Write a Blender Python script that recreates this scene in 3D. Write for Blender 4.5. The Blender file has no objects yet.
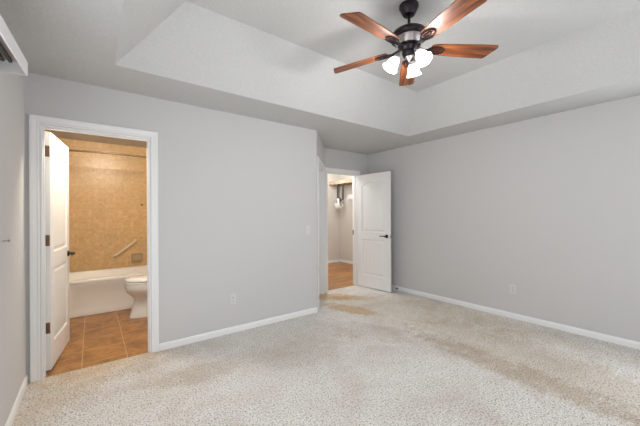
import bpy, bmesh, math, random
from mathutils import Vector, Matrix
random.seed(7)
PI = math.pi
S = bpy.context.scene
C = S.collection

# ------------------------------------------------------------------ camera
H = 1.309
cd = bpy.data.cameras.new('camera'); cam = bpy.data.objects.new('camera', cd); C.objects.link(cam)
cam.matrix_world = Matrix.Translation((0, 0, H)) @ Matrix.Rotation(-math.radians(36.975), 4, 'Z') @ Matrix.Rotation(PI/2, 4, 'X') @ Matrix.Rotation(-math.radians(.285), 4, 'Z')
cd.sensor_width = 36; cd.lens = 303/640*36; cd.shift_y = 1.5/640; cd.clip_start = 0.02
S.camera = cam
# ------------------------------------------------------------------ world, exposure, daylight through the windows
S.view_settings.view_transform = 'Standard'; S.view_settings.look = 'None'
S.view_settings.gamma = 1; S.view_settings.use_curve_mapping = False
S.view_settings.exposure = 0.21
w = bpy.data.worlds.new('world'); S.world = w; w.use_nodes = True
bg = w.node_tree.nodes['Background']; bg.inputs[0].default_value = (.80, .90, 1, 1); bg.inputs[1].default_value = 1.0

def area(name, loc, rot, sx, sy, power, col):
    l = bpy.data.lights.new(name, 'AREA'); l.shape = 'RECTANGLE'; l.size = sx; l.size_y = sy
    l.energy = power; l.color = col
    o = bpy.data.objects.new(name, l); C.objects.link(o); o.location = loc; o.rotation_euler = rot
    return o
def point(name, loc, power, col, r=.05):
    l = bpy.data.lights.new(name, 'POINT'); l.energy = power; l.color = col; l.shadow_soft_size = r
    o = bpy.data.objects.new(name, l); C.objects.link(o); o.location = loc
    return o
DAY = (.93, .965, 1)
WIN = [(.55, 1.45), (2.35, 3.25)]          # the two windows in the wall behind the camera (X ranges)
WR = (-.72, .22)                           # the window in the right wall, next to the camera's right (Y range)
area('daylight_window', (1.0, -1.0, 1.45), (PI/2, 0, 0), .86, 1.2, 5.5, DAY)
area('daylight_window', (2.8, -1.0, 1.45), (PI/2, 0, 0), .86, 1.2, 8.5, DAY)
area('daylight_window', (4.245, -.25, 1.15), (PI/2, 0, PI/2), .9, .8, 26, DAY)
area('daylight_patio', (-.48, 1.15, 1.08), (PI/2, 0, -PI/2), 1.6, 1.8, 25, DAY)
point('bathroom_lamp', (.18, 3.60, 2.34), 43, (1, .86, .68), .08)
point('unseen_closet_light', (3.75, 4.65, 2.34), 52, (1, .965, .92), .10)
point('unseen_closet_light', (4.75, 5.85, 2.36), 11, (1, .98, .95), .06)  # extra light with no fixture, added to brighten the wall above the shelf

# ------------------------------------------------------------------ materials
def nodes(name):
    m = bpy.data.materials.new(name); m.use_nodes = True
    nt = m.node_tree; return m, nt, nt.nodes['Principled BSDF']
def mat(name, col, rough=.5, metal=0, bump=0, bscale=50, detail=3, vary=0, emit=0, spec=None, coat=0):
    m, nt, b = nodes(name); N = nt.nodes; L = nt.links
    b.inputs['Base Color'].default_value = (*col, 1); b.inputs['Roughness'].default_value = rough
    b.inputs['Metallic'].default_value = metal; b.inputs['Coat Weight'].default_value = coat
    if spec is not None: b.inputs['Specular IOR Level'].default_value = spec
    tc = N.new('ShaderNodeTexCoord')
    nz = N.new('ShaderNodeTexNoise'); nz.inputs['Scale'].default_value = bscale; nz.inputs['Detail'].default_value = detail
    L.new(tc.outputs['Object'], nz.inputs['Vector'])
    if bump:
        bp = N.new('ShaderNodeBump'); bp.inputs['Strength'].default_value = bump; bp.inputs['Distance'].default_value = .004
        L.new(nz.outputs['Fac'], bp.inputs['Height']); L.new(bp.outputs['Normal'], b.inputs['Normal'])
    if vary:
        mr = N.new('ShaderNodeMixRGB'); mr.inputs[1].default_value = (*[c*(1-vary) for c in col], 1)
        mr.inputs[2].default_value = (*[min(1, c*(1+vary)) for c in col], 1)
        L.new(nz.outputs['Fac'], mr.inputs[0]); L.new(mr.outputs[0], b.inputs['Base Color'])
    if emit:
        b.inputs['Emission Color'].default_value = (*col, 1); b.inputs['Emission Strength'].default_value = emit
    return m
def ramp(nt, stops):
    r = nt.nodes.new('ShaderNodeValToRGB'); e = r.color_ramp.elements
    while len(e) < len(stops): e.new(.5)
    for i, (p, c) in enumerate(stops): e[i].position = p; e[i].color = (*c, 1)
    return r
def mathn(nt, op, a, b=None, c=None, clamp=False):
    n = nt.nodes.new('ShaderNodeMath'); n.operation = op; n.use_clamp = clamp
    for i, v in enumerate((a, b, c)):
        if v is None: continue
        if isinstance(v, (int, float)): n.inputs[i].default_value = v
        else: nt.links.new(v, n.inputs[i])
    return n.outputs[0]
def mixc(nt, fac, a, b, mode='MIX'):
    n = nt.nodes.new('ShaderNodeMixRGB'); n.blend_type = mode
    for i, v in enumerate((fac, a, b)):
        if isinstance(v, (int, float)): n.inputs[i].default_value = v
        elif isinstance(v, tuple): n.inputs[i].default_value = (*v, 1)
        else: nt.links.new(v, n.inputs[i])
    return n.outputs[0]

def carpet_mat():
    m, nt, b = nodes('carpet'); N = nt.nodes; L = nt.links
    b.inputs['Roughness'].default_value = 1; b.inputs['Specular IOR Level'].default_value = .05
    b.inputs['Sheen Weight'].default_value = .15
    tc = N.new('ShaderNodeTexCoord'); P = tc.outputs['Object']
    def noise(scale, detail=2, rough=.5, dist=0):
        n = N.new('ShaderNodeTexNoise'); n.inputs['Scale'].default_value = scale; n.inputs['Detail'].default_value = detail
        n.inputs['Roughness'].default_value = rough; n.inputs['Distortion'].default_value = dist
        L.new(P, n.inputs['Vector']); return n.outputs['Fac']
    tuft = noise(95, 3, .8); speck = noise(66, 2, .7); big = noise(1.5, 4, .6, .6); mid = noise(9, 4, .65); fine = noise(24, 4, .7)
    r = ramp(nt, [(.34, (.28, .25, .22)), (.43, (.66, .62, .575)), (.50, (.86, .83, .79)), (.62, (1.0, .985, .96))]); L.new(tuft, r.inputs[0])
    sp = ramp(nt, [(.33, (.40, .35, .30)), (.43, (.95, .935, .92)), (.52, (1, 1, 1))]); L.new(speck, sp.inputs[0])
    # cloudy wear
    k = ramp(nt, [(.38, (.86, .83, .79)), (.50, (.97, .96, .95)), (.62, (1.04, 1.05, 1.06))])
    bm_ = mathn(nt, 'ADD', mathn(nt, 'MULTIPLY', big, .7), mathn(nt, 'MULTIPLY', mid, .3)); L.new(bm_, k.inputs[0])
    col = mixc(nt, 1.0, r.outputs[0], k.outputs[0], 'MULTIPLY')
    col = mixc(nt, 1.0, col, sp.outputs[0], 'MULTIPLY')
    # brown and orange traffic stains, plus warm lamp spill painted in by the doorways: (x, y, angle, half length, half width, strength, colour)
    sep = N.new('ShaderNodeSeparateXYZ'); L.new(P, sep.inputs[0]); X, Y = sep.outputs[0], sep.outputs[1]
    for (sx, sy, an, a, c, st, cc) in [
            (2.80, 1.05, math.radians(-94), 1.0, .17, .75, (.72, .62, .50)),
            (3.15, 1.05, math.radians(-96), 1.3, .42, .60, (.80, .71, .59)),
            (2.45, 2.45, math.radians(-62), .60, .24, .60, (.76, .71, .64)),
            (1.6, 2.55, math.radians(-12), .60, .16, .40, (.80, .75, .68)),
            (.70, 2.62, math.radians(-8), .38, .15, .75, (.76, .70, .62)),
            (3.45, 2.55, math.radians(-75), 1.3, .60, .60, (.90, .83, .70)),
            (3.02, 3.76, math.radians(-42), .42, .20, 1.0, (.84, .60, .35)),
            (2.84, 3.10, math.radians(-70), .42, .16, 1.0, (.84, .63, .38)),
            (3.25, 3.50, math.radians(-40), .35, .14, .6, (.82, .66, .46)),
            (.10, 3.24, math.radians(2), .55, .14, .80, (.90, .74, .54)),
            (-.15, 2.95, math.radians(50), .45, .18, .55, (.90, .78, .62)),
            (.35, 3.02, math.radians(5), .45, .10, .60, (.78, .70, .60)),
            (.85, 2.05, math.radians(-20), .30, .12, .4, (.82, .76, .68)),
            (3.85, 1.6, math.radians(-92), 1.6, .20, .45, (.82, .74, .62))]:
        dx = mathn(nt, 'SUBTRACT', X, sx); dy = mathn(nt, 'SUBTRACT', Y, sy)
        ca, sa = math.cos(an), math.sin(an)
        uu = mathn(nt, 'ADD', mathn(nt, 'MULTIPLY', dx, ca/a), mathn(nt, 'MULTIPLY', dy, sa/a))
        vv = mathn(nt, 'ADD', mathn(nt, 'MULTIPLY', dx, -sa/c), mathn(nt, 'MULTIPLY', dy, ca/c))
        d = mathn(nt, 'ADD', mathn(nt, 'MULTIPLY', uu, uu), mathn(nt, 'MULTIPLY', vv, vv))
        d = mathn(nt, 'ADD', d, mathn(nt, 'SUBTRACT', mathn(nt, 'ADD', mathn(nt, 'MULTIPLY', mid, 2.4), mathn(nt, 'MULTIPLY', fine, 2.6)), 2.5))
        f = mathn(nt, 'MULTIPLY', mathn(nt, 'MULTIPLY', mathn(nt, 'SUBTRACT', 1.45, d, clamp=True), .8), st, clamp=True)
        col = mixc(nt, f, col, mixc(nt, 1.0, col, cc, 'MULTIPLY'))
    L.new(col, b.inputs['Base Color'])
    bp = N.new('ShaderNodeBump'); bp.inputs['Strength'].default_value = .9; bp.inputs['Distance'].default_value = .012
    L.new(tuft, bp.inputs['Height']); L.new(bp.outputs['Normal'], b.inputs['Normal'])
    return m
def tile_mat(name, c1, c2, grout, size, off, axes, gw=.004, rough=.35, nscale=6, gmix=1.0, bumpd=.002):
    """square tiles laid in the two object axes given"""
    m, nt, b = nodes(name); N = nt.nodes; L = nt.links
    tc = N.new('ShaderNodeTexCoord'); sep = N.new('ShaderNodeSeparateXYZ'); L.new(tc.outputs['Object'], sep.inputs[0])
    ds = []; cells = []
    for a, o in zip(axes, off):
        v = mathn(nt, 'DIVIDE', mathn(nt, 'SUBTRACT', sep.outputs[a], o), size)
        cells.append(mathn(nt, 'FLOOR', v))
        fr = mathn(nt, 'FRACT', v)
        ds.append(mathn(nt, 'MINIMUM', fr, mathn(nt, 'SUBTRACT', 1.0, fr)))
    d = mathn(nt, 'MINIMUM', ds[0], ds[1])
    g = mathn(nt, 'LESS_THAN', d, gw/size/2)
    cv = N.new('ShaderNodeCombineXYZ'); L.new(cells[0], cv.inputs[0]); L.new(cells[1], cv.inputs[1])
    wn = N.new('ShaderNodeTexWhiteNoise'); L.new(cv.outputs[0], wn.inputs['Vector'])
    vadd = N.new('ShaderNodeVectorMath'); vadd.operation = 'ADD'; L.new(tc.outputs['Object'], vadd.inputs[0])
    vs = N.new('ShaderNodeVectorMath'); vs.operation = 'SCALE'; vs.inputs['Scale'].default_value = 7; L.new(wn.outputs['Color'], vs.inputs[0]); L.new(vs.outputs[0], vadd.inputs[1])
    nz = N.new('ShaderNodeTexNoise'); nz.inputs['Scale'].default_value = nscale; nz.inputs['Detail'].default_value = 6
    nz.inputs['Roughness'].default_value = .65; nz.inputs['Distortion'].default_value = .8; L.new(vadd.outputs[0], nz.inputs['Vector'])
    r = ramp(nt, [(.35, c1), (.65, c2)]); L.new(nz.outputs['Fac'], r.inputs[0])
    br = mathn(nt, 'ADD', mathn(nt, 'MULTIPLY', wn.outputs['Value'], .07), .965)
    cmb = N.new('ShaderNodeVectorMath'); cmb.operation = 'SCALE'; L.new(r.outputs[0], cmb.inputs[0]); L.new(br, cmb.inputs['Scale'])
    L.new(mixc(nt, mathn(nt, 'MULTIPLY', g, gmix), cmb.outputs[0], grout), b.inputs['Base Color'])
    b.inputs['Roughness'].default_value = rough
    bp = N.new('ShaderNodeBump'); bp.inputs['Strength'].default_value = .6; bp.inputs['Distance'].default_value = bumpd
    L.new(mathn(nt, 'SUBTRACT', 1.0, g), bp.inputs['Height']); L.new(bp.outputs['Normal'], b.inputs['Normal'])
    return m
def wood_mat(name, c1, c2, c3, axis, scale, rough, plank=None, coat=0.0):
    m, nt, b = nodes(name); N = nt.nodes; L = nt.links
    tc = N.new('ShaderNodeTexCoord'); mp = N.new('ShaderNodeMapping'); L.new(tc.outputs['Object'], mp.inputs[0])
    sc = [scale]*3; sc[axis] = scale*.08; mp.inputs['Scale'].default_value = sc
    vec = mp.outputs[0]
    sep = N.new('ShaderNodeSeparateXYZ'); L.new(tc.outputs['Object'], sep.inputs[0])
    other = 1 if axis == 0 else 0
    if plank:
        v = mathn(nt, 'DIVIDE', sep.outputs[other], plank); row = mathn(nt, 'FLOOR', v)
        wn0 = N.new('ShaderNodeTexWhiteNoise'); wn0.noise_dimensions = '1D'; L.new(row, wn0.inputs['W'])
        u = mathn(nt, 'ADD', mathn(nt, 'DIVIDE', sep.outputs[axis], plank*9), wn0.outputs['Value'])
        cv = N.new('ShaderNodeCombineXYZ'); L.new(row, cv.inputs[0]); L.new(mathn(nt, 'FLOOR', u), cv.inputs[1])
        wn = N.new('ShaderNodeTexWhiteNoise'); L.new(cv.outputs[0], wn.inputs['Vector'])
        a = N.new('ShaderNodeVectorMath'); a.operation = 'ADD'; L.new(vec, a.inputs[0]); L.new(wn.outputs['Color'], a.inputs[1]); vec = a.outputs[0]
    nz = N.new('ShaderNodeTexNoise'); nz.inputs['Scale'].default_value = 1; nz.inputs['Detail'].default_value = 7; nz.inputs['Distortion'].default_value = 1.2
    L.new(vec, nz.inputs['Vector'])
    r = ramp(nt, [(.32, c1), (.5, c2), (.68, c3)]); L.new(nz.outputs['Fac'], r.inputs[0]); out = r.outputs[0]
    if plank:
        s = N.new('ShaderNodeVectorMath'); s.operation = 'SCALE'; L.new(out, s.inputs[0])
        L.new(mathn(nt, 'ADD', mathn(nt, 'MULTIPLY', wn.outputs['Value'], .35), .8), s.inputs['Scale'])
        fr = mathn(nt, 'FRACT', v); g = mathn(nt, 'LESS_THAN', mathn(nt, 'MINIMUM', fr, mathn(nt, 'SUBTRACT', 1.0, fr)), .018)
        out = mixc(nt, g, s.outputs[0], (.12, .05, .02))
    L.new(out, b.inputs['Base Color']); b.inputs['Roughness'].default_value = rough; b.inputs['Coat Weight'].default_value = coat
    b.inputs['Coat Roughness'].default_value = .25
    return m

WALL = mat('wall_paint', (.615, .605, .598), .85, bump=.12, bscale=180)
WARMWALL = mat('closet_paint', (.66, .63, .585), .85, bump=.12, bscale=180)
CEIL = mat('ceiling_texture', (.575, .574, .567), .95, bump=1.0, bscale=60, detail=5, vary=.09)
TRIM = mat('white_trim', (.86, .86, .86), .4, bump=.03, bscale=30)
DOORW = mat('white_door_paint', (.87, .865, .855), .42, bump=.05, bscale=60)
def groove_mat():
    m, nt, b = nodes('grooved_panel_paint'); b.inputs['Base Color'].default_value = (.87, .865, .855, 1); b.inputs['Roughness'].default_value = .42
    tc = nt.nodes.new('ShaderNodeTexCoord'); sep = nt.nodes.new('ShaderNodeSeparateXYZ'); nt.links.new(tc.outputs['Object'], sep.inputs[0])
    fr = mathn(nt, 'FRACT', mathn(nt, 'MULTIPLY', sep.outputs[0], 1/.085))
    g = mathn(nt, 'MULTIPLY', mathn(nt, 'MINIMUM', fr, mathn(nt, 'SUBTRACT', 1.0, fr)), 12, clamp=True)
    bp = nt.nodes.new('ShaderNodeBump'); bp.inputs['Strength'].default_value = .7; bp.inputs['Distance'].default_value = .004
    nt.links.new(g, bp.inputs['Height']); nt.links.new(bp.outputs['Normal'], b.inputs['Normal']); return m
GROOVE = groove_mat()
CARPET = carpet_mat()
BRONZE = mat('dark_bronze', (.040, .034, .040), .35, .85, vary=.2, bscale=40)
HINGE = mat('aged_bronze', (.26, .17, .11), .45, .75, vary=.3, bscale=90)
NICKEL = mat('brushed_metal', (.50, .46, .45), .42, .9)
CHROME = mat('chrome', (.75, .76, .78), .15, 1)
PORC = mat('porcelain', (.86, .86, .85), .12, coat=.3)
TUBM = mat('tub_enamel', (.88, .86, .83), .42, coat=.1)
PLASTIC = mat('white_plastic', (.67, .67, .66), .35)
SLOT = mat('dark_slot', (.10, .10, .10), .6)
TRACK = mat('dark_track', (.07, .07, .065), .5, .3)
BEIGE = mat('beige_ceramic', (.56, .42, .27), .25, coat=.3, vary=.08, bscale=12)
CREAM = mat('cream_ceramic', (.82, .68, .52), .2, coat=.3)
REDBR = mat('reddish_brown_metal', (.35, .12, .07), .4, .4)
PINE = mat('pine_board', (.44, .32, .21), .55, vary=.2, bscale=14)
BLACK = mat('dark_strap', (.04, .035, .035), .6)
GLASSM = mat('window_glass', (1, 1, 1), .02); GLASSM.node_tree.nodes['Principled BSDF'].inputs['Transmission Weight'].default_value = 1
LAMP = mat('lit_frosted_glass', (1, .985, .96), .4, emit=3.0)
BLADE = wood_mat('blade_walnut', (.050, .012, .004), (.18, .048, .012), (.36, .118, .028), 0, 26, .45, coat=.15)
WOODF = wood_mat('closet_wood_floor', (.20, .072, .014), (.40, .165, .034), (.58, .28, .070), 0, 22, .35, plank=.085, coat=.2)
WTILE = tile_mat('marbled_wall_tile', (.60, .40, .19), (.77, .54, .285), (.46, .31, .17), .155, (.0, .02), (0, 2), .004, .3, 20, .45)
WTILE_S = tile_mat('marbled_side_wall_tile', (.60, .40, .19), (.77, .54, .285), (.46, .31, .17), .155, (.0, .02), (1, 2), .004, .3, 20, .45)
FTILE = tile_mat('brown_floor_tile', (.21, .095, .024), (.50, .24, .080), (.70, .50, .30), .335, (-.075, 3.40), (0, 1), .008, .35, 7, .6)

# ------------------------------------------------------------------ mesh helpers
def obj(name, bm, m, parent=None, smooth=None, kind=None, loc=None):
    bmesh.ops.recalc_face_normals(bm, faces=bm.faces)
    me = bpy.data.meshes.new(name); bm.to_mesh(me); bm.free()
    for mm in (m if isinstance(m, (list, tuple)) else [m]): me.materials.append(mm)
    if smooth is not None:
        me.polygons.foreach_set('use_smooth', [True]*len(me.polygons))
        try: me.set_sharp_from_angle(angle=math.radians(smooth))
        except Exception: pass
    o = bpy.data.objects.new(name, me); C.objects.link(o)
    if parent: o.parent = parent
    if kind: o['kind'] = kind
    if loc: o.location = loc
    return o
def struct(name, bm, m, smooth=None, label=None):
    o = obj(name, bm, m, None, smooth, 'structure')
    if label: o['label'] = label
    return o
def thing(name, label, cat, loc=(0, 0, 0), rot=(0, 0, 0), group=None, kind=None):
    o = bpy.data.objects.new(name, None); C.objects.link(o); o.location = loc; o.rotation_euler = rot
    o['label'] = label; o['category'] = cat; o.empty_display_size = .1
    if group: o['group'] = group
    if kind: o['kind'] = kind
    return o
def tag(o, label, cat, group=None):
    o['label'] = label; o['category'] = cat
    if group: o['group'] = group
    return o
def bx(bm, x0, x1, y0, y1, z0, z1, bev=0, seg=2, M=None):
    r = bmesh.ops.create_cube(bm, size=1)
    vs = r['verts']
    for v in vs: v.co = Vector(((x0+x1)/2+v.co.x*(x1-x0), (y0+y1)/2+v.co.y*(y1-y0), (z0+z1)/2+v.co.z*(z1-z0)))
    if bev:
        es = list({e for v in vs for e in v.link_edges})
        rb = bmesh.ops.bevel(bm, geom=es, offset=bev, segments=seg, profile=.5, affect='EDGES')
        vs = [v for v in rb['verts']]
        vs = list({v for f in rb['faces'] for v in f.verts} | set(vs))
    if M:
        # transform everything connected
        seen = set(vs); st = list(vs)
        while st:
            v = st.pop()
            for e in v.link_edges:
                o = e.other_vert(v)
                if o not in seen: seen.add(o); st.append(o)
        for v in seen: v.co = M @ v.co
    return bm
def box(*a, **k): return bx(bmesh.new(), *a, **k)
def loft(bm, rings, cap0=True, cap1=True, closed=True):
    vr = [[bm.verts.new(p) for p in r] for r in rings]
    n = len(vr[0])
    for a, b in zip(vr, vr[1:]):
        for i in range(n if closed else n-1):
            j = (i+1) % n
            bm.faces.new((a[i], a[j], b[j], b[i]))
    if cap0: bm.faces.new(vr[0][::-1])
    if cap1: bm.faces.new(vr[-1])
    return bm
def lathe(bm, prof, n=32, M=Matrix.Identity(4), cap0=True, cap1=True):
    rings = []
    for r, z in prof:
        rings.append([M @ Vector((max(r, .0004)*math.cos(2*PI*i/n), max(r, .0004)*math.sin(2*PI*i/n), z)) for i in range(n)])
    return loft(bm, rings, cap0, cap1)
def tube(bm, pts, r, n=12, closed=False):
    pts = [Vector(p) for p in pts]; rings = []; up = None; N = len(pts)
    for i, p in enumerate(pts):
        if closed: d = (pts[(i+1) % N]-pts[i-1]).normalized()
        else: d = (pts[min(i+1, N-1)]-pts[max(i-1, 0)]).normalized()
        if up is None: up = d.orthogonal().normalized()
        up = (up-d*up.dot(d)).normalized(); s = d.cross(up)
        rr = r[i] if isinstance(r, (list, tuple)) else r
        rings.append([p+up*rr*math.cos(2*PI*k/n)+s*rr*math.sin(2*PI*k/n) for k in range(n)])
    if closed: rings.append(rings[0]); 
    return loft(bm, rings, not closed, not closed)
def egg(cx, cy, a, b, z, n=40, p=2.3, front=1.0):
    """ring pointing to -x; front>1 makes the front half longer"""
    r = []
    for i in range(n):
        t = 2*PI*i/n; c, s = math.cos(t), math.sin(t)
        x = math.copysign(abs(c)**(2/p), c)*a; y = math.copysign(abs(s)**(2/p), s)*b
        if x < 0: x *= front
        r.append(Vector((cx+x, cy+y, z)))
    return r
def rrect(x0, x1, y0, y1, r, z, n=6):
    out = []
    for cx, cy, a0 in ((x1-r, y1-r, 0), (x0+r, y1-r, PI/2), (x0+r, y0+r, PI), (x1-r, y0+r, 1.5*PI)):
        for k in range(n+1):
            a = a0+PI/2*k/n; out.append(Vector((cx+r*math.cos(a), cy+r*math.sin(a), z)))
    return out
def prism(bm, poly, z0, z1):
    return loft(bm, [[Vector((x, y, z0)) for x, y in poly], [Vector((x, y, z1)) for x, y in poly]])
def offset(poly, d):
    """inset a counter-clockwise 2D polygon by d"""
    out = []; n = len(poly)
    for i in range(n):
        p0, p1, p2 = Vector(poly[i-1]), Vector(poly[i]), Vector(poly[(i+1) % n])
        e1 = (p1-p0).normalized(); e2 = (p2-p1).normalized()
        n1 = Vector((-e1.y, e1.x)); n2 = Vector((-e2.y, e2.x)); m = (n1+n2)
        m = m/(1+n1.dot(n2)); out.append(tuple(p1+m*d))
    return out

# ------------------------------------------------------------------ room dimensions
XL, XR = -.4175, 4.197
YF, YB = -.95, 3.282
YV = 4.054                   # back wall of the entry nook
XC = 2.418                   # end of the long back wall, where the diagonal wall starts
XD = 3.153                  # end of the diagonal wall
CH = 2.44; T = .115
DH = 2.044                  # door head height
B0, B1 = -.328, .447        # bathroom doorway
V0, V1 = 3.206, 3.915       # entry doorway
TX0, TX1, TY0, TY1, TZ = .1405, 3.678, -.36, 2.741, 2.88

Ld = math.hypot(XD-XC, YV-YB); ang = math.atan2(YV-YB, XD-XC)
MD = Matrix.Translation((XC, YB, 0)) @ Matrix.Rotation(ang, 4, 'Z')
G0, G1 = .13, Ld-.13
def dg(a, b):
    v = MD @ Vector((a, b, 0)); return (v.x, v.y)
# floors
bm = bmesh.new()
poly = [(XL, YF), (XR, YF), (XR, YV), (V1, YV), (V1, YV+.03), (V0, YV+.03), (V0, YV), (XD, YV), dg(G1, 0), dg(G1, T), dg(G0, T), dg(G0, 0), (XC, YB), (B1, YB), (B1, YB+.02), (B0, YB+.02), (B0, YB), (XL, YB)]
prism(bm, poly, -.05, 0)
struct('floor', bm, CARPET, label='beige speckled cut pile carpet with brown traffic stains and painted warm light at the doorways')
struct('floor_bathroom', box(-.47, 1.06, YB+T, 5.80, -.05, -.004), FTILE)
struct('floor_bathroom', box(B0, B1, YB+.02, YB+T, -.05, -.004), FTILE, label='tiled sill of the bathroom doorway')
struct('floor_closet', box(2.95, 5.50, YV+T, 6.40, -.05, -.004), WOODF)
struct('floor_closet', box(V0, V1, YV+.03, YV+T, -.05, -.004), WOODF, label='wooden sill of the entry doorway')

# ceiling with the tray
bm = bmesh.new()
out = [(XL-.12, YF-.12), (XR+.12, YF-.12), (XR+.12, YV+.05), (XL-.12, YV+.05)]
lo = [(TX0, TY0), (TX1, TY0), (TX1, TY1), (TX0, TY1)]
up = [(.558, TY0+.38), (3.351, TY0+.38), (3.351, 2.361), (.558, 2.361)]
A = [bm.verts.new((x, y, CH)) for x, y in out]; B = [bm.verts.new((x, y, CH)) for x, y in lo]; D = [bm.verts.new((x, y, TZ)) for x, y in up]
A2 = [bm.verts.new((x, y, TZ+.1)) for x, y in out]
for i in range(4):
    j = (i+1) % 4
    bm.faces.new((A[i], A[j], B[j], B[i])); bm.faces.new((B[i], B[j], D[j], D[i])); bm.faces.new((A[i], A[j], A2[j], A2[i]))
bm.faces.new(D); bm.faces.new(A2)
struct('ceiling', bm, CEIL, label='textured tray ceiling with sloped sides')
struct('ceiling_bathroom', box(-.60, 1.2, YV+.05, 5.9, CH, CH+.08), CEIL)
struct('ceiling_closet', box(2.8, 5.62, YV+.05, 6.52, CH, CH+.08), CEIL)

# walls
def wall_hole(name, axis, a0, a1, c0, c1, holes, m, z1=CH):
    """axis 'x': runs along x from a0 to a1, thickness c0..c1 in y. holes: (h0,h1,z0,z1)"""
    bm = bmesh.new(); cur = a0
    def put(p, q, z0, zz):
        if q-p < 1e-4 or zz-z0 < 1e-4: return
        if axis == 'x': bx(bm, p, q, c0, c1, z0, zz)
        else: bx(bm, c0, c1, p, q, z0, zz)
    for h0, h1, z0, zz in sorted(holes):
        put(cur, h0, 0, z1); put(h0, h1, 0, z0); put(h0, h1, zz, z1); cur = h1
    put(cur, a1, 0, z1)
    return struct(name, bm, m)
wall_hole('wall_back', 'x', XL-.12, XC, YB, YB+T, [(B0, B1, 0, DH)], WALL)
wall_hole('wall_entry', 'x', XD, XR, YV, YV+T, [(V0, V1, 0, DH)], WALL)
wall_hole('wall_right', 'y', YF, YV+T, XR, XR+.12, [(WR[0], WR[1], .8, 2.1)], WALL)
PD0, PD1 = .25, 2.05
wall_hole('wall_left', 'y', YF, YB, XL-.12, XL, [(PD0, PD1, 0, 2.03)], WALL)
wall_hole('wall_front', 'x', XL-.12, XR+.12, YF-.12, YF, [(WIN[0][0], WIN[0][1], .8, 2.1), (WIN[1][0], WIN[1][1], .8, 2.1)], WALL)
# diagonal wall, local frame: s along the wall, n to the back (up-left)
bm = bmesh.new()
for a, b, z0, z1 in ((0, G0, 0, CH), (G1, Ld, 0, CH), (G0, G1, DH, CH)): bx(bm, a, b, 0, T, z0, z1)
bm.transform(MD); struct('wall_diagonal', bm, WALL)
# bathroom shell
TYT = 4.90                                              # tile starts here on the side walls
struct('wall_bathroom_left', box(-.59, -.47, YB+T, TYT, 0, CH), WALL)
struct('wall_bathroom_right', box(1.06, 1.18, YB+T, TYT, 0, CH), WALL)
struct('wall_bathroom_left', box(-.59, -.47, TYT, 5.80, 0, CH), WTILE_S)
struct('wall_bathroom_right', box(1.06, 1.18, TYT, 5.80, 0, CH), WTILE_S)
struct('wall_bathroom_back', box(-.59, 1.18, 5.80, 5.92, 0, CH), WTILE)
# closet shell
struct('wall_closet_left', box(2.83, 2.95, YV+T, 6.40, 0, CH), WARMWALL)
struct('wall_closet_right', box(5.50, 5.62, YV+T, 6.40, 0, CH), WARMWALL)
struct('wall_closet_back', box(2.83, 5.62, 6.40, 6.52, 0, CH), WARMWALL)
struct('wall_closet_front', box(XR+.12, 5.62, YV, YV+T, 0, CH), WARMWALL)

# baseboards: profile extruded
BP = [(0, 0), (.013, 0), (.013, .048), (.010, .056), (.005, .064), (0, .067)]
def baseboard(name, p, q, nrm):
    bm = bmesh.new(); p = Vector((*p, 0)); q = Vector((*q, 0)); n = Vector((*nrm, 0)).normalized()
    loft(bm, [[p+n*(d+.0005)+Vector((0, 0, z+.0005)) for d, z in BP], [q+n*(d+.0005)+Vector((0, 0, z+.0005)) for d, z in BP]])
    struct(name, bm, TRIM)
CW = .062
baseboard('baseboard_left', (XL, PD1+CW), (XL, YB-.001), (1, 0))
baseboard('baseboard_back', (B1+CW+.006, YB), (XC-.002, YB), (0, -1))
baseboard('baseboard_entry', (V1+CW+.006, YV), (XR-.015, YV), (0, -1))
baseboard('baseboard_right', (XR, YF+.02), (XR, YV-.001), (-1, 0))
baseboard('baseboard_front', (XL+.02, YF), (XR-.02, YF), (0, 1))
baseboard('baseboard_closet_back', (2.96, 6.40), (5.48, 6.40), (0, -1))
baseboard('baseboard_closet_right', (5.50, YV+T+.01), (5.50, 6.385), (-1, 0))

# door casings and jambs
CP = [(0, 0), (0, .009), (.010, .012), (.018, .010), (.040, .016), (.057, .018), (CW, .014), (CW, 0)]   # across, out
def casing(name, M, a, b, z, floor=0, wl=1):
    """M maps (s, n, z): the wall face is n=0 with -n out to the room"""
    bm = bmesh.new(); rings = []
    for corner in range(4):
        r = []
        for d, h in CP:
            d += .004
            if corner < 2: d *= wl
            x = a-d if corner < 2 else b+d
            zz = floor+.0005 if corner in (0, 3) else z+d/(wl if corner < 2 else 1)
            r.append(M @ Vector((x, -h-.0003, zz)))
        rings.append(r)
    loft(bm, rings); return struct(name, bm, TRIM)
def jamb(name, M, a, b, z, t, t0=0, stop=True, s0=None):
    bm = bmesh.new(); j = .012
    bx(bm, a, a+j, t0, t, 0, z-j); bx(bm, b-j, b, t0, t, 0, z-j); bx(bm, a, b, t0, t, z-j, z)
    if stop:
        s0 = t*.35 if s0 is None else s0
        bx(bm, a+j, a+j+.01, s0, s0+.03, 0, z-j-.01); bx(bm, b-j-.01, b-j, s0, s0+.03, 0, z-j-.01); bx(bm, a+j, b-j, s0, s0+.03, z-j-.01, z-j)
    bm.transform(M); return struct(name, bm, TRIM)
MB_ = Matrix.Translation((0, YB, 0)); MV = Matrix.Translation((0, YV, 0))
casing('trim_1', MB_, B0, B1, DH); jamb('trim_2', MB_, B0, B1, DH, T, s0=.03)
casing('trim_3', MV, V0, V1, DH, wl=.72); jamb('trim_4', MV, V0, V1, DH, T, s0=.045)
casing('trim_5', MD, G0, G1, DH); jamb('trim_6', MD, G0, G1, DH, T, stop=False)
MBI = Matrix.Translation((0, YB+T, 0)) @ Matrix.Scale(-1, 4, (0, 1, 0))
casing('trim_7', MBI, B0, B1, DH)

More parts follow.
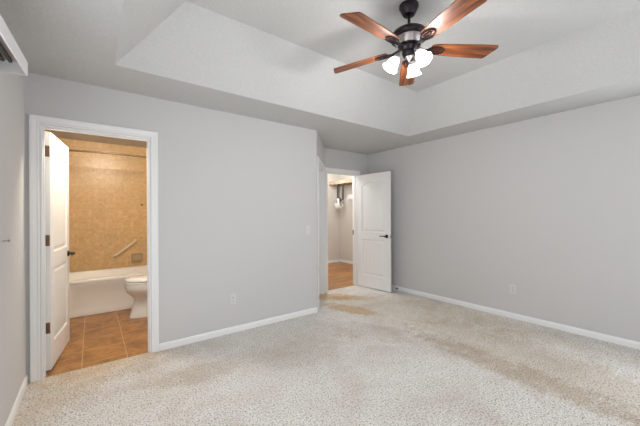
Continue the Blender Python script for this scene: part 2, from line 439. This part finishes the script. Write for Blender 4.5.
# ------------------------------------------------------------------ moulded doors
def arch_panel(x0, x1, z0, z1, rise):
    pts = [(x0, z0), (x1, z0), (x1, z1)]
    n = 28; w = (x1-x0)/2; cx = (x0+x1)/2
    if rise:
        for i in range(1, n):
            t = i/n; x = x1-(x1-x0)*t
            s = (x-cx)/w; pts.append((x, z1+rise*(1-abs(s)**2.4)))
    pts.append((x0, z1))
    return pts
def door_leaf(name, W, Hh, th, parent=None):
    """leaf in local x 0..W, y 0..th, z 0..Hh"""
    panels = [arch_panel(.105, W-.105, .985, Hh-.215, .085), arch_panel(.105, W-.105, .215, .85, 0)]
    bm = bmesh.new()
    for side in (0, 1):
        def Y(d): return d if side == 0 else th-d
        vo = [bm.verts.new((x, Y(0), z)) for x, z in ((0, 0), (W, 0), (W, Hh), (0, Hh))]
        edges = [bm.edges.new((vo[i], vo[(i+1) % 4])) for i in range(4)]
        if side == 0: first = vo
        for pl in panels:
            steps = [(0, 0), (.006, .012), (.022, .0135), (.044, .002)]
            prev = None
            for off, dep in steps:
                lp = offset(pl, off) if off else pl
                vs = [bm.verts.new((x, Y(dep), z)) for x, z in lp]
                n = len(vs)
                if prev is None: edges += [bm.edges.new((vs[i], vs[(i+1) % n])) for i in range(n)]
                else:
                    for i in range(n):
                        j = (i+1) % n; bm.faces.new((prev[i], prev[j], vs[j], vs[i]))
                prev = vs
            f = bm.faces.new(prev); f.material_index = 1
        bmesh.ops.triangle_fill(bm, use_beauty=True, use_dissolve=False, edges=edges)
    for i in range(4):
        j = (i+1) % 4; bm.faces.new((first[i], first[j], vo[j], vo[i]))
    return obj(name, bm, [DOORW, GROOVE], parent)
def lever(parent, x, z, y, outdir, pointdir, name='door_handle'):
    bm = bmesh.new()
    Mr = Matrix.Translation((x, y, z)) @ Matrix.Rotation(PI/2*(1 if outdir < 0 else -1), 4, 'X')
    lathe(bm, [(.031, 0), (.031, .004), (.026, .010), (.013, .014), (.0105, .020), (.0105, .040), (.013, .046), (.0125, .056), (.004, .060)], 24, Mr)
    d = pointdir; o = outdir
    pts = [(x, y+o*.050, z), (x+d*.03, y+o*.053, z+.002), (x+d*.06, y+o*.055, z+.004), (x+d*.09, y+o*.053, z+.001), (x+d*.112, y+o*.050, z-.006)]
    tube(bm, pts, [.011, .009, .008, .009, .006], 10)
    return obj(name, bm, BRONZE, parent, 40)
def hinge_mesh(zc):
    bm = bmesh.new()
    lathe(bm, [(.0075, -.05), (.0075, .05)], 12, Matrix.Translation((-.006, -.006, zc)))
    lathe(bm, [(.004, -.056), (.0075, -.05)], 12, Matrix.Translation((-.006, -.006, zc)))
    bx(bm, -.0025, -.0003, 0, .034, zc-.045, zc+.045)     # leaf on the door edge
    bx(bm, -.026, -.003, -.010, -.0075, zc-.045, zc+.045)
    return bm

# door 1: bathroom door, hinged at left jamb on the bathroom side, swung inward about 80 degrees
WL = .703
d1 = thing('door_1', 'white moulded panel door standing open into the tiled bathroom', 'door', (-.314, YB+T+.010, .012), (0, 0, math.radians(82.7)), kind='structure')
lf = door_leaf('door_leaf', WL, 2.005, .035, d1); lf.location = (0, -.035, 0)
lever(d1, WL-.062, .91, -.035, -1, -1)
lever(d1, WL-.062, .91, 0, 1, -1)
for zc in (.355, 1.09, 1.84):
    bm = bmesh.new()
    for q in range(5): lathe(bm, [(.0080, -.0088), (.0095, -.0075), (.0095, .0075), (.0080, .0088)], 14, Matrix.Translation((-.012, .006, zc-.036+.018*q)))
    lathe(bm, [(.003, -.052), (.006, -.046), (.006, .046), (.003, .052)], 12, Matrix.Translation((-.012, .006, zc)))
    bx(bm, -.0026, -.0003, -.031, .003, zc-.046, zc+.046, .0008)
    for q in (-.03, 0, .03): lathe(bm, [(.0035, 0), (.003, .0012)], 10, Matrix.Translation((-.0026, -.018, zc+q)) @ Matrix.Rotation(-PI/2, 4, 'Y'))
    obj('hinge', bm, HINGE, d1, 40)
for zc in (.367, 1.102, 1.852):
    bm = box(B0+.0125, B0+.0145, YB+T-.045, YB+T-.001, zc-.046, zc+.046)
    o = struct('trim_8', bm, HINGE, label='bronze hinge plate on the bathroom door jamb')

# door 2: entry door, hinged right, swung into the room along the right wall
WL2 = .665
adir = math.atan2(-.715, .050)
d2 = thing('door_2', 'white arched panel door swung open beside the right wall', 'door', (V1-.016, YV-.012, .012), (0, 0, adir), kind='structure')
# local x runs towards the camera, local -y faces left (-X world)
WL2 = .722
lf = door_leaf('door_leaf', WL2, 2.01, .035, d2)
lever(d2, WL2-.062, .925, 0, -1, -1); lever(d2, WL2-.062, .925, .035, 1, -1)
bm = box(WL2, WL2+.0015, .006, .029, .895, .955); bx(bm, WL2+.0015, WL2+.010, .012, .023, .917, .933)
obj('latch_plate', bm, NICKEL, d2)
for zc in (.22, 1.02, 1.80):
    bm = bmesh.new(); lathe(bm, [(.0045, -.056), (.0075, -.05), (.0075, .05), (.0045, .056)], 12, Matrix.Translation((-.009, .040, zc)))
    obj('hinge', bm, HINGE, d2, 40)
obj('hinge_plate', box(V1-.0145, V1-.0125, YV+.080, YV+.112, .93, 1.02), HINGE, None, kind='structure')

# door 3: closed door in the diagonal wall
d3 = thing('door_3', 'closed white door in the narrow diagonal wall', 'door', MD @ Vector((G0+.015, T-.045, .012)), (0, 0, ang), kind='structure')
door_leaf('door_leaf', G1-G0-.03, 2.0, .035, d3)
lever(d3, .06, .905, 0, -1, 1)

# door 4: sliding glass patio door in the left wall (outside the frame, it lets the daylight in)
d4 = thing('door_4', 'white framed sliding glass door in the left wall', 'door', (XL-.06, 0, 0), kind='structure')
bm = bmesh.new()
for a, b, c in ((PD0+.02, (PD0+PD1)/2+.03, -.03), ((PD0+PD1)/2-.03, PD1-.02, .01)):
    for y0, y1, z0, z1 in ((a, a+.07, .03, 2.0), (b-.07, b, .03, 2.0), (a+.07, b-.07, .03, .12), (a+.07, b-.07, 1.92, 2.0)):
        bx(bm, c-.018, c+.018, y0, y1, z0, z1)
for y0, y1, z0, z1 in ((PD0, PD0+.02, 0, 2.03), (PD1-.02, PD1, 0, 2.03), (PD0+.02, PD1-.02, 0, .03), (PD0+.02, PD1-.02, 2.0, 2.03)):
    bx(bm, -.055, .055, y0, y1, z0, z1)
obj('door_frame', bm, TRIM, d4)
for y0, y1, c in ((PD0+.09, (PD0+PD1)/2-.04, -.045), ((PD0+PD1)/2+.04, PD1-.09, -.045)): obj('glass_pane', box(c-.003, c+.003, y0, y1, .12, 1.92), GLASSM, d4)
M90 = Matrix.Translation((XL, 0, 0)) @ Matrix.Rotation(PI/2, 4, 'Z')
casing('trim_9', M90, PD0, PD1, 2.03)
for k, (a, b) in enumerate(WIN):
    wi = thing('window_%d' % (k+1), 'white framed window in the wall behind', 'window', (0, YF-.06, 0), kind='structure')
    bm = bmesh.new()
    for x0, x1, z0, z1 in ((a, a+.04, .8, 2.1), (b-.04, b, .8, 2.1), (a+.04, b-.04, .8, .84), (a+.04, b-.04, 2.06, 2.1), (a+.04, b-.04, 1.43, 1.47)):
        bx(bm, x0, x1, -.05, .03, z0, z1)
    obj('window_frame', bm, TRIM, wi)
    obj('glass_pane', box(a+.04, b-.04, -.056, -.0505, .84, 2.06), GLASSM, wi)
    obj('window_sill', box(a-.04, b+.04, .061, .10, .77, .797, .004), TRIM, wi)

wi = thing('window_3', 'white framed window in the right wall beside the camera', 'window', (XR+.06, 0, 0), (0, 0, PI/2), kind='structure')
bm = bmesh.new(); a, b = WR
for x0, x1, z0, z1 in ((a, a+.04, .8, 2.1), (b-.04, b, .8, 2.1), (a+.04, b-.04, .8, .84), (a+.04, b-.04, 2.06, 2.1), (a+.04, b-.04, 1.43, 1.47)):
    bx(bm, x0, x1, -.05, .03, z0, z1)
obj('window_frame', bm, TRIM, wi)
obj('glass_pane', box(a+.04, b-.04, -.056, -.0505, .84, 2.06), GLASSM, wi)
obj('window_sill', box(a-.04, b+.04, .061, .10, .77, .797, .004), TRIM, wi)

# ------------------------------------------------------------------ ceiling fan
FX, FY = 1.915, 1.417
ZB = 2.558                # blade root height
fan = thing('ceiling_fan', 'five-blade ceiling fan with dark bronze body, wooden blades and three lit glass shades', 'ceiling fan', (FX, FY, TZ))
z0 = ZB-TZ
bm = bmesh.new()
lathe(bm, [(.030, -.078), (.042, -.074), (.052, -.060), (.060, -.042), (.066, -.030), (.066, -.022), (.071, -.018), (.071, -.0005)], 40)
obj('canopy', bm, BRONZE, fan, 35)
bm = bmesh.new(); lathe(bm, [(.011, z0+.149), (.011, -.076)], 16); lathe(bm, [(.026, z0+.145), (.026, z0+.153), (.020, z0+.160), (.0115, z0+.165)], 24)
obj('downrod', bm, BRONZE, fan, 35)
bm = bmesh.new()
lathe(bm, [(.060, z0+.010), (.078, z0+.012), (.084, z0+.020), (.108, z0+.066), (.112, z0+.070), (.136, z0+.071), (.141, z0+.080), (.138, z0+.092), (.122, z0+.114), (.090, z0+.134), (.055, z0+.144), (.026, z0+.150)], 48)
obj('motor_housing', bm, BRONZE, fan, 35)
bm = bmesh.new(); lathe(bm, [(.0850, z0+.0185), (.0870, z0+.020), (.1090, z0+.060), (.1100, z0+.0655)], 48, cap0=True, cap1=True)
obj('trim_band', bm, NICKEL, fan, 35)
bm = bmesh.new()
lathe(bm, [(.028, z0-.066), (.044, z0-.060), (.052, z0-.046), (.053, z0-.030), (.048, z0-.022), (.060, z0-.010), (.070, z0-.002), (.070, z0+.011)], 40)
obj('switch_housing', bm, BRONZE, fan, 35)
bm = bmesh.new(); lathe(bm, [(.001, z0-.104), (.008, z0-.098), (.012, z0-.086), (.022, z0-.074), (.028, z0-.0655)], 24)
obj('finial', bm, NICKEL, fan, 35)
def blade_outline():
    r0, r1 = .165, .668
    return [(r0, .044), (r0+.03, .053), (r0+.15, .062), (r1-.11, .070), (r1-.062, .071), (r1-.050, .066), (r1-.004, -.030), (r1, -.048),
            (r1-.006, -.064), (r1-.02, -.071), (r1-.11, -.070), (r0+.15, -.062), (r0+.03, -.053), (r0, -.044)]
for k in range(5):
    a = math.radians(38.8+72*k)
    M = Matrix.Rotation(a, 4, 'Z') @ Matrix.Translation((0, 0, z0)) @ Matrix.Rotation(math.radians(.8), 4, 'Y')
    P = Matrix.Rotation(math.radians(-12), 4, 'X')
    bm = bmesh.new(); pl = blade_outline()
    # a small rounding of the edge: three layers
    for_l = [(offset(pl[::-1], .002)[::-1], -.0035), (pl, -.002), (pl, .002), (offset(pl[::-1], .002)[::-1], .0035)]
    loft(bm, [[P @ Vector((x, y, z)) for x, y in q] for q, z in for_l])
    b = obj('blade', bm, BLADE, fan, 30); b.matrix_local = M
    bm = bmesh.new()
    # flat arm from the motor plate, then an open oval medallion screwed under the blade
    loft(bm, [[P @ Vector((x, s*w_, z)) if x > .15 else Vector((x, s*w_, z)) for s, z in ((-1, zz-.004), (1, zz-.004), (1, zz+.004), (-1, zz+.004))] for x, w_, zz in ((.055, .022, .004), (.09, .016, -.004), (.125, .013, -.012), (.155, .018, -.011))])
    n = 28
    for rx, ry, rad, zz in ((.062, .035, .0052, -.009), (.036, .013, .0035, -.008)):
        ring = [P @ Vector((.205+rx*math.cos(2*PI*i/n), ry*math.sin(2*PI*i/n), zz)) for i in range(n)]
        tube(bm, ring, rad, 8, closed=True)
    loft(bm, [[P @ Vector((x, s*.004, z)) for s, z in ((-1, -.010), (1, -.010), (1, -.005), (-1, -.005))] for x in (.145, .172)])
    br = obj('blade_bracket', bm, NICKEL if False else BRONZE, b, 35)
for k, az in enumerate((22, 142, 262)):
    a = math.radians(az)
    tilt = math.radians(33)
    M = Matrix.Rotation(a, 4, 'Z') @ Matrix.Translation((.080, 0, z0-.050)) @ Matrix.Rotation(-tilt, 4, 'Y')
    bm = bmesh.new()
    d = Matrix.Rotation(a, 4, 'Z')
    tube(bm, [d @ Vector(p) for p in ((.040, 0, z0-.034), (.062, 0, z0-.026), (.076, 0, z0-.036), (.082, 0, z0-.052))], [.009, .009, .009, .011], 10)
    lathe(bm, [(.022, -.036), (.026, -.028), (.026, -.010), (.016, 0), (.010, .006)], 24, M)
    arm = obj('lamp_holder', bm, NICKEL, fan, 40)
    bm = bmesh.new()
    outp = [(.023, -.028), (.028, -.035), (.037, -.052), (.043, -.073), (.047, -.095), (.054, -.112), (.059, -.118)]
    inp = [(r-.003, z) for r, z in outp[::-1]]
    rings = outp+inp
    lathe(bm, rings, 32, M, cap0=False, cap1=False)
    # close the top of the glass
    sh = obj('lamp_shade', bm, LAMP, fan, 60)
    bm = bmesh.new(); lathe(bm, [(.001, -.104), (.014, -.098), (.022, -.084), (.023, -.072), (.016, -.052), (.011, -.032)], 20, M)
    obj('light_bulb', bm, LAMP, sh, 60)
    q = M @ Vector((0, 0, -.16)) + Vector((FX, FY, TZ))
    point('fan_lamp', q, 7.5, (1, .98, .955), .03)
bm = bmesh.new(); tube(bm, [(.035, -.03, z0-.045), (.042, -.036, z0-.075), (.042, -.036, z0-.13)], .0014, 6); lathe(bm, [(.001, -.03), (.005, -.02), (.005, 0), (.001, .004)], 10, Matrix.Translation((.042, -.036, z0-.13)))
obj('pull_chain', bm, NICKEL, fan, 40)

# ------------------------------------------------------------------ blind valance high on the left wall
va = thing('blind_valance', 'white window blind valance with dark track, mounted high on the left wall', 'blind', (-.286, 2.365, 2.10), (0, 0, -math.radians(2.8)))
# local: x=0 is the room face, y<0 runs towards the camera side
Lv = 2.3
obj('front_board', box(-.008, 0, -Lv, 0, 0, .078, .0025), TRIM, va)
obj('end_return', box(-.128, -.0085, -.008, -.0005, .0, .078, .001), TRIM, va)
bm = box(-.105, -.03, -Lv, -.06, .045, .075, .003)
obj('head_rail', bm, NICKEL, va)
bm = bmesh.new()
for x in (-.092, -.062): bx(bm, x, x+.014, -Lv+.01, -.075, .030, .0448, .001)
obj('slat_track', bm, TRACK, va)
obj('mounting_bracket', box(-.118, -.03, -.30, -.275, .0755, .078), NICKEL, va)
bm = bmesh.new()
lathe(bm, [(.006, 0), (.006, .006), (.004, .010), (.004, .022), (.008, .026), (.008, .030)], 14, Matrix.Translation((XL+.0005, 2.531, 1.163)) @ Matrix.Rotation(PI/2, 4, 'Y'))
tag(obj('cord_hook', bm, NICKEL, None, 40), 'tiny grey hook on the left wall beside the bathroom door', 'hook')

# ------------------------------------------------------------------ electrical plates
def outlet(M, label):
    t = thing('wall_outlet', label, 'outlet'); t.matrix_world = M
    obj('cover_plate', box(-.035, .035, -.006, -.0003, -.0575, .0575, .003), PLASTIC, t)
    for z in (-.02, .02):
        bm = bmesh.new(); lathe(bm, [(.0165, 0), (.0165, .0022), (.015, .003)], 24, Matrix.Translation((0, -.0058, z)) @ Matrix.Rotation(PI/2, 4, 'X'))
        s = obj('socket', bm, PLASTIC, t, 40)
        bm = box(-.0075, -.0055, -.0094, -.0086, z-.004, z+.006); bx(bm, .0055, .0075, -.0094, -.0086, z-.004, z+.006); bx(bm, -.002, .002, -.0094, -.0086, z-.012, z-.008)
        obj('slot', bm, SLOT, s)
    bm = bmesh.new(); lathe(bm, [(.003, 0), (.0025, .0012)], 12, Matrix.Translation((0, -.0058, 0)) @ Matrix.Rotation(PI/2, 4, 'X')); obj('screw', bm, NICKEL, t)
outlet(Matrix.Translation((1.252, YB, .373)), 'white double outlet low on the wall right of the bathroom doorway')
outlet(Matrix.Translation((XR, 1.576, .367)) @ Matrix.Rotation(-PI/2, 4, 'Z'), 'white double outlet low on the long right wall')
sw = thing('light_switch', 'white light switch plate near the outer corner of the back wall', 'switch', (2.272, YB, 1.106))
obj('cover_plate', box(-.035, .035, -.006, -.0003, -.0575, .0575, .003), PLASTIC, sw)
bm = box(-.005, .005, -.0155, -.0055, -.004, .010, .001); obj('toggle', bm, PLASTIC, sw)

# door stop on the right wall baseboard
ds = thing('door_stop', 'dark spring door stop on the baseboard behind the open door', 'door stop', (XR-.014, 3.36, .035))
bm = bmesh.new(); Mx = Matrix.Rotation(-PI/2, 4, 'Y')
lathe(bm, [(.015, 0), (.015, .004), (.008, .008)], 16, Mx); obj('base', bm, BRONZE, ds, 40)
bm = bmesh.new(); pts = [(-.006-.062*i/90, .0065*math.cos(i*.75), .0065*math.sin(i*.75)) for i in range(91)]; tube(bm, pts, .0013, 6); obj('spring', bm, BRONZE, ds, 60)
bm = bmesh.new(); lathe(bm, [(.007, .066), (.010, .068), (.010, .080), (.006, .084)], 14, Mx); obj('tip', bm, TRIM, ds, 40)

# ------------------------------------------------------------------ bathroom: tub
TBX0, TBX1, TBY0, TBY1, TBH = -.468, 1.058, 5.00, 5.798, .475
tub = thing('bathtub', 'white alcove bathtub with a panelled apron under the tiled wall', 'bathtub', ((TBX0+TBX1)/2, (TBY0+TBY1)/2, 0))
tub_off = Vector(tub.location)
bm = bmesh.new()
def rr(x0, x1, y0, y1, r, z): return [p-tub_off*1 for p in rrect(x0, x1, y0, y1, r, z)]
loft(bm, [rr(TBX0, TBX1, TBY0+.02, TBY1, .004, .0), rr(TBX0, TBX1, TBY0+.02, TBY1, .004, TBH-.045), rr(TBX0, TBX1, TBY0, TBY1, .006, TBH-.040), rr(TBX0, TBX1, TBY0, TBY1, .008, TBH-.012), rr(TBX0+.003, TBX1-.003, TBY0+.010, TBY1-.003, .01, TBH),
          rr(TBX0+.07, TBX1-.07, TBY0+.075, TBY1-.05, .12, TBH), rr(TBX0+.082, TBX1-.082, TBY0+.088, TBY1-.062, .12, TBH-.015), rr(TBX0+.13, TBX1-.16, TBY0+.12, TBY1-.10, .13, .16), rr(TBX0+.20, TBX1-.24, TBY0+.18, TBY1-.16, .10, .09)], True, True)
obj('tub_shell', bm, TUBM, tub, 40)
# apron with a shallow rounded recess
bm = bmesh.new()
X0, X1, Z0, Z1 = TBX0+.001, TBX1-.001, .001, TBH-.046
def ringy(x0, x1, z0, z1, r, y): return [Vector((p.x, y, p.y))-tub_off for p in rrect(x0, x1, z0, z1, r, 0)]
loft(bm, [ringy(X0, X1, Z0, Z1, .003, TBY0+.0198), ringy(X0, X1, Z0, Z1, .003, TBY0+.006), ringy(X0+.235, X1-.10, Z0+.050, Z1-.035, .07, TBY0+.006), ringy(X0+.255, X1-.12, Z0+.070, Z1-.055, .06, TBY0+.0185)], True, True)
obj('apron', bm, TUBM, tub, 40)

# toilet facing left, tank against the right wall
TY = 4.58
to = thing('toilet', 'white toilet with closed lid in front of the bathtub', 'toilet', (.70, TY, 0))
def E(cx, a, b, z, front=1.0, p=2.2): return egg(cx-.70, 0, a, b, z-.0, 44, p, front)
bm = bmesh.new()
loft(bm, [E(.69, .315, .120, 0, 1.0, 2.6), E(.69, .312, .118, .02, 1.0, 2.6), E(.69, .290, .106, .09, 1, 2.6), E(.69, .265, .096, .18, 1, 2.5), E(.69, .262, .106, .235, 1.0, 2.4), E(.66, .262, .140, .285, 1.02, 2.3), E(.61, .245, .168, .325, 1.06, 2.2), E(.60, .245, .180, .365, 1.08, 2.15), E(.60, .250, .183, .40, 1.09, 2.15), E(.60, .248, .181, .430, 1.09, 2.15), E(.60, .238, .172, .436, 1.09, 2.15),
          E(.60, .195, .130, .434, 1.09), E(.60, .18, .115, .36, 1.05), E(.62, .08, .07, .26)])
bx(bm, .80-.70, 1.045-.70, -.10, .10, .18, .43, .02)
obj('bowl', bm, PORC, to, 50)
bm = bmesh.new()
loft(bm, [E(.60, .243, .178, .4365, 1.10), E(.60, .250, .184, .441, 1.10), E(.60, .250, .184, .450, 1.10), E(.60, .243, .178, .456, 1.10), E(.60, .165, .110, .456, 1.10), E(.60, .165, .110, .4365, 1.10), E(.60, .243, .178, .4365, 1.10)], False, False)
obj('seat', bm, PORC, to, 50)
bm = bmesh.new()
loft(bm, [E(.605, .225, .160, .4565, 1.10), E(.605, .232, .168, .4630, 1.10), E(.605, .250, .186, .468, 1.10), E(.605, .250, .186, .482, 1.10), E(.605, .240, .176, .498, 1.10), E(.605, .19, .13, .512, 1.10), E(.605, .09, .06, .518, 1.1)])
bx(bm, .845-.70, .870-.70, -.09, .09, .4575, .478, .006)
obj('lid', bm, PORC, to, 50)
bm = bmesh.new(); x0, x1 = .875-.70, 1.05-.70
loft(bm, [rrect(x0+.02, x1-.005, -.19, .19, .04, .431), rrect(x0+.005, x1, -.215, .215, .04, .50), rrect(x0, x1, -.225, .225, .04, .78), ])
obj('tank', bm, PORC, to, 50)
bm = bmesh.new(); loft(bm, [rrect(x0-.012, x1+.004, -.235, .235, .04, .7805), rrect(x0-.014, x1+.005, -.238, .238, .04, .800), rrect(x0, x1-.005, -.225, .225, .04, .815)])
obj('tank_lid', bm, PORC, to, 50)
bm = bmesh.new(); tube(bm, [(x0-.001, -.16, .72), (x0-.016, -.16, .72), (x0-.02, -.12, .715), (x0-.02, -.09, .712)], .006, 8); obj('flush_lever', bm, CHROME, to, 50)

# shower curtain rod, bowed outwards
rod = thing('shower_curtain_rod', 'curved brown metal shower curtain rod spanning above the bathtub', 'curtain rod', (.295, 5.05, 2.135))
bm = bmesh.new(); pts = [(x, -.17*(1-(x/.745)**2), 0) for x in [(-.745+1.49*i/36) for i in range(37)]]
tube(bm, pts, .0125, 12); obj('rod', bm, HINGE, rod, 50)
for s in (-1, 1):
    bm = bmesh.new(); lathe(bm, [(.032, 0), (.032, .006), (.018, .018), (.014, .022)], 20, Matrix.Translation((s*.763, 0, 0)) @ Matrix.Rotation(-s*PI/2, 4, 'Y')); obj('flange', bm, HINGE, rod, 40)
# grab bar
ga = thing('grab_bar', 'short cream grab bar fixed diagonally to the tiled wall above the tub', 'grab bar', (.43, 5.80, .778))
a0, a1 = Vector((-.140, -.045, -.111)), Vector((.134, -.045, .111))
bm = bmesh.new(); tube(bm, [a0+Vector((0, .044, 0)), a0+Vector((0, .02, 0)), a0+(a1-a0)*.04, a0+(a1-a0)*.12, a0+(a1-a0)*.5, a0+(a1-a0)*.88, a0+(a1-a0)*.96, a1+Vector((0, .02, 0)), a1+Vector((0, .044, 0))], [.022, .02, .019, .018, .018, .018, .019, .02, .022], 12); obj('bar', bm, CREAM, ga, 60)
for q in (a0, a1):
    bm = bmesh.new(); lathe(bm, [(.03, 0), (.03, .005), (.02, .012)], 20, Matrix.Translation((q.x, -.0005, q.z)) @ Matrix.Rotation(PI/2, 4, 'X')); obj('mount', bm, CREAM, ga, 40)
# recessed soap dish with a raised frame
so = thing('soap_dish', 'square beige ceramic soap dish set in the tiled wall', 'soap dish', (.595, 5.7995, .611))
bm = bmesh.new()
def rz(hx, hz, r, y): return [Vector((p.x, y, p.y)) for p in rrect(-hx, hx, -hz, hz, r, 0)]
loft(bm, [rz(.083, .083, .02, 0), rz(.083, .083, .02, -.016), rz(.076, .076, .02, -.026), rz(.066, .066, .018, -.026), rz(.058, .058, .018, -.003)], True, True)
obj('frame', bm, BEIGE, so, 40)
bm = bmesh.new(); loft(bm, [[Vector((x, y, z)) for y, z in ((-.004, -.040), (-.042, -.040), (-.048, -.026), (-.042, -.028), (-.036, -.033), (-.004, -.033))] for x in (-.052, .052)]); obj('tray', bm, BEIGE, so)
bm = bmesh.new(); lathe(bm, [(.018, 0), (.018, .004), (.008, .010), (.008, .022), (.014, .028), (.014, .034), (.006, .038)], 18, Matrix.Translation((.664, 5.7995, 1.485)) @ Matrix.Rotation(PI/2, 4, 'X'))
tag(obj('wall_hook', bm, REDBR, None, 40), 'small reddish brown knob on the tiled wall high above the soap dish', 'hook')

# ------------------------------------------------------------------ closet behind the entry door
sh = thing('closet_shelf', 'wooden shelf board across the top of the closet wall', 'shelf', (5.50, 5.35, 2.16))
obj('board', box(-.36, -.0005, -1.0, 1.045, 0, .018, .002), PINE, sh)
obj('cleat', box(-.019, -.0005, -1.0, 1.045, -.07, -.0005, .002), PINE, sh)
obj('front_lip', box(-.378, -.3605, -1.0, 1.045, -.06, .018, .002), PINE, sh)
wr = thing('wire_shelf', 'white wire shelf below the wooden closet shelf', 'shelf', (5.50, 4.86, 1.70))
bm = bmesh.new()
for x in (-.30, -.15, -.01): tube(bm, [(x, -.90, 0), (x, .95, 0)], .004, 6)
for i in range(62): tube(bm, [(-.30, -.90+.03*i, .003), (-.01, -.90+.03*i, .003)], .0018, 4)
tube(bm, [(-.30, -.90, -.03), (-.30, .95, -.03)], .004, 6)
wr_m = obj('wire_deck', bm, TRIM, wr)
fold = thing('folded_cloth', 'folded white cloth lying on the wire shelf', 'cloth', (5.345, 5.62, 1.7055))
bm = bmesh.new()
for i in range(4): loft(bm, [rrect(-.12+.004*i, .12-.004*i, -.17+.006*(i % 2), .17-.004*i, .03, .001+.027*i+.0), rrect(-.125+.004*i, .125-.004*i, -.175, .175, .03, .012+.027*i), rrect(-.12+.004*i, .12, -.17, .17, .03, .0265+.027*i)])
fo = obj('fold', bm, mat('white_cloth', (.78, .77, .75), .9, bump=.4, bscale=40), fold, 50)
# appliance hanging from two dark straps under the shelf lip
ap = thing('hanging_appliance', 'rounded silver and white appliance hanging by dark straps under the closet shelf', 'appliance', (5.131, 5.98, 2.0985))
for y, x, l in ((-.14, .0, .42), (.06, .0, .42)):
    bm = bmesh.new(); loft(bm, [[Vector((x+sx*.010, y+sy*.022, z)) for sx, sy in ((-1, -1), (1, -1), (1, 1), (-1, 1))] for z in (0, -l*.5, -l)]); obj('strap', bm, BLACK, ap)
bm = bmesh.new()
lathe(bm, [(.004, -.34), (.06, -.36), (.11, -.41), (.13, -.47), (.125, -.51)], 28, Matrix.Translation((0, .02, 0)), cap1=True); obj('cap', bm, CHROME, ap, 50)
bm = bmesh.new()
lathe(bm, [(.125, -.5105), (.13, -.55), (.11, -.61), (.06, -.65), (.004, -.66)], 28, Matrix.Translation((0, .02, 0))); obj('body', bm, PORC, ap, 50)
bm = bmesh.new(); tube(bm, [(-.02, -.09, -.46), (-.11, -.15, -.43), (-.12, -.16, -.52), (-.02, -.10, -.56)], .011, 8); obj('handle', bm, BLACK, ap, 50)
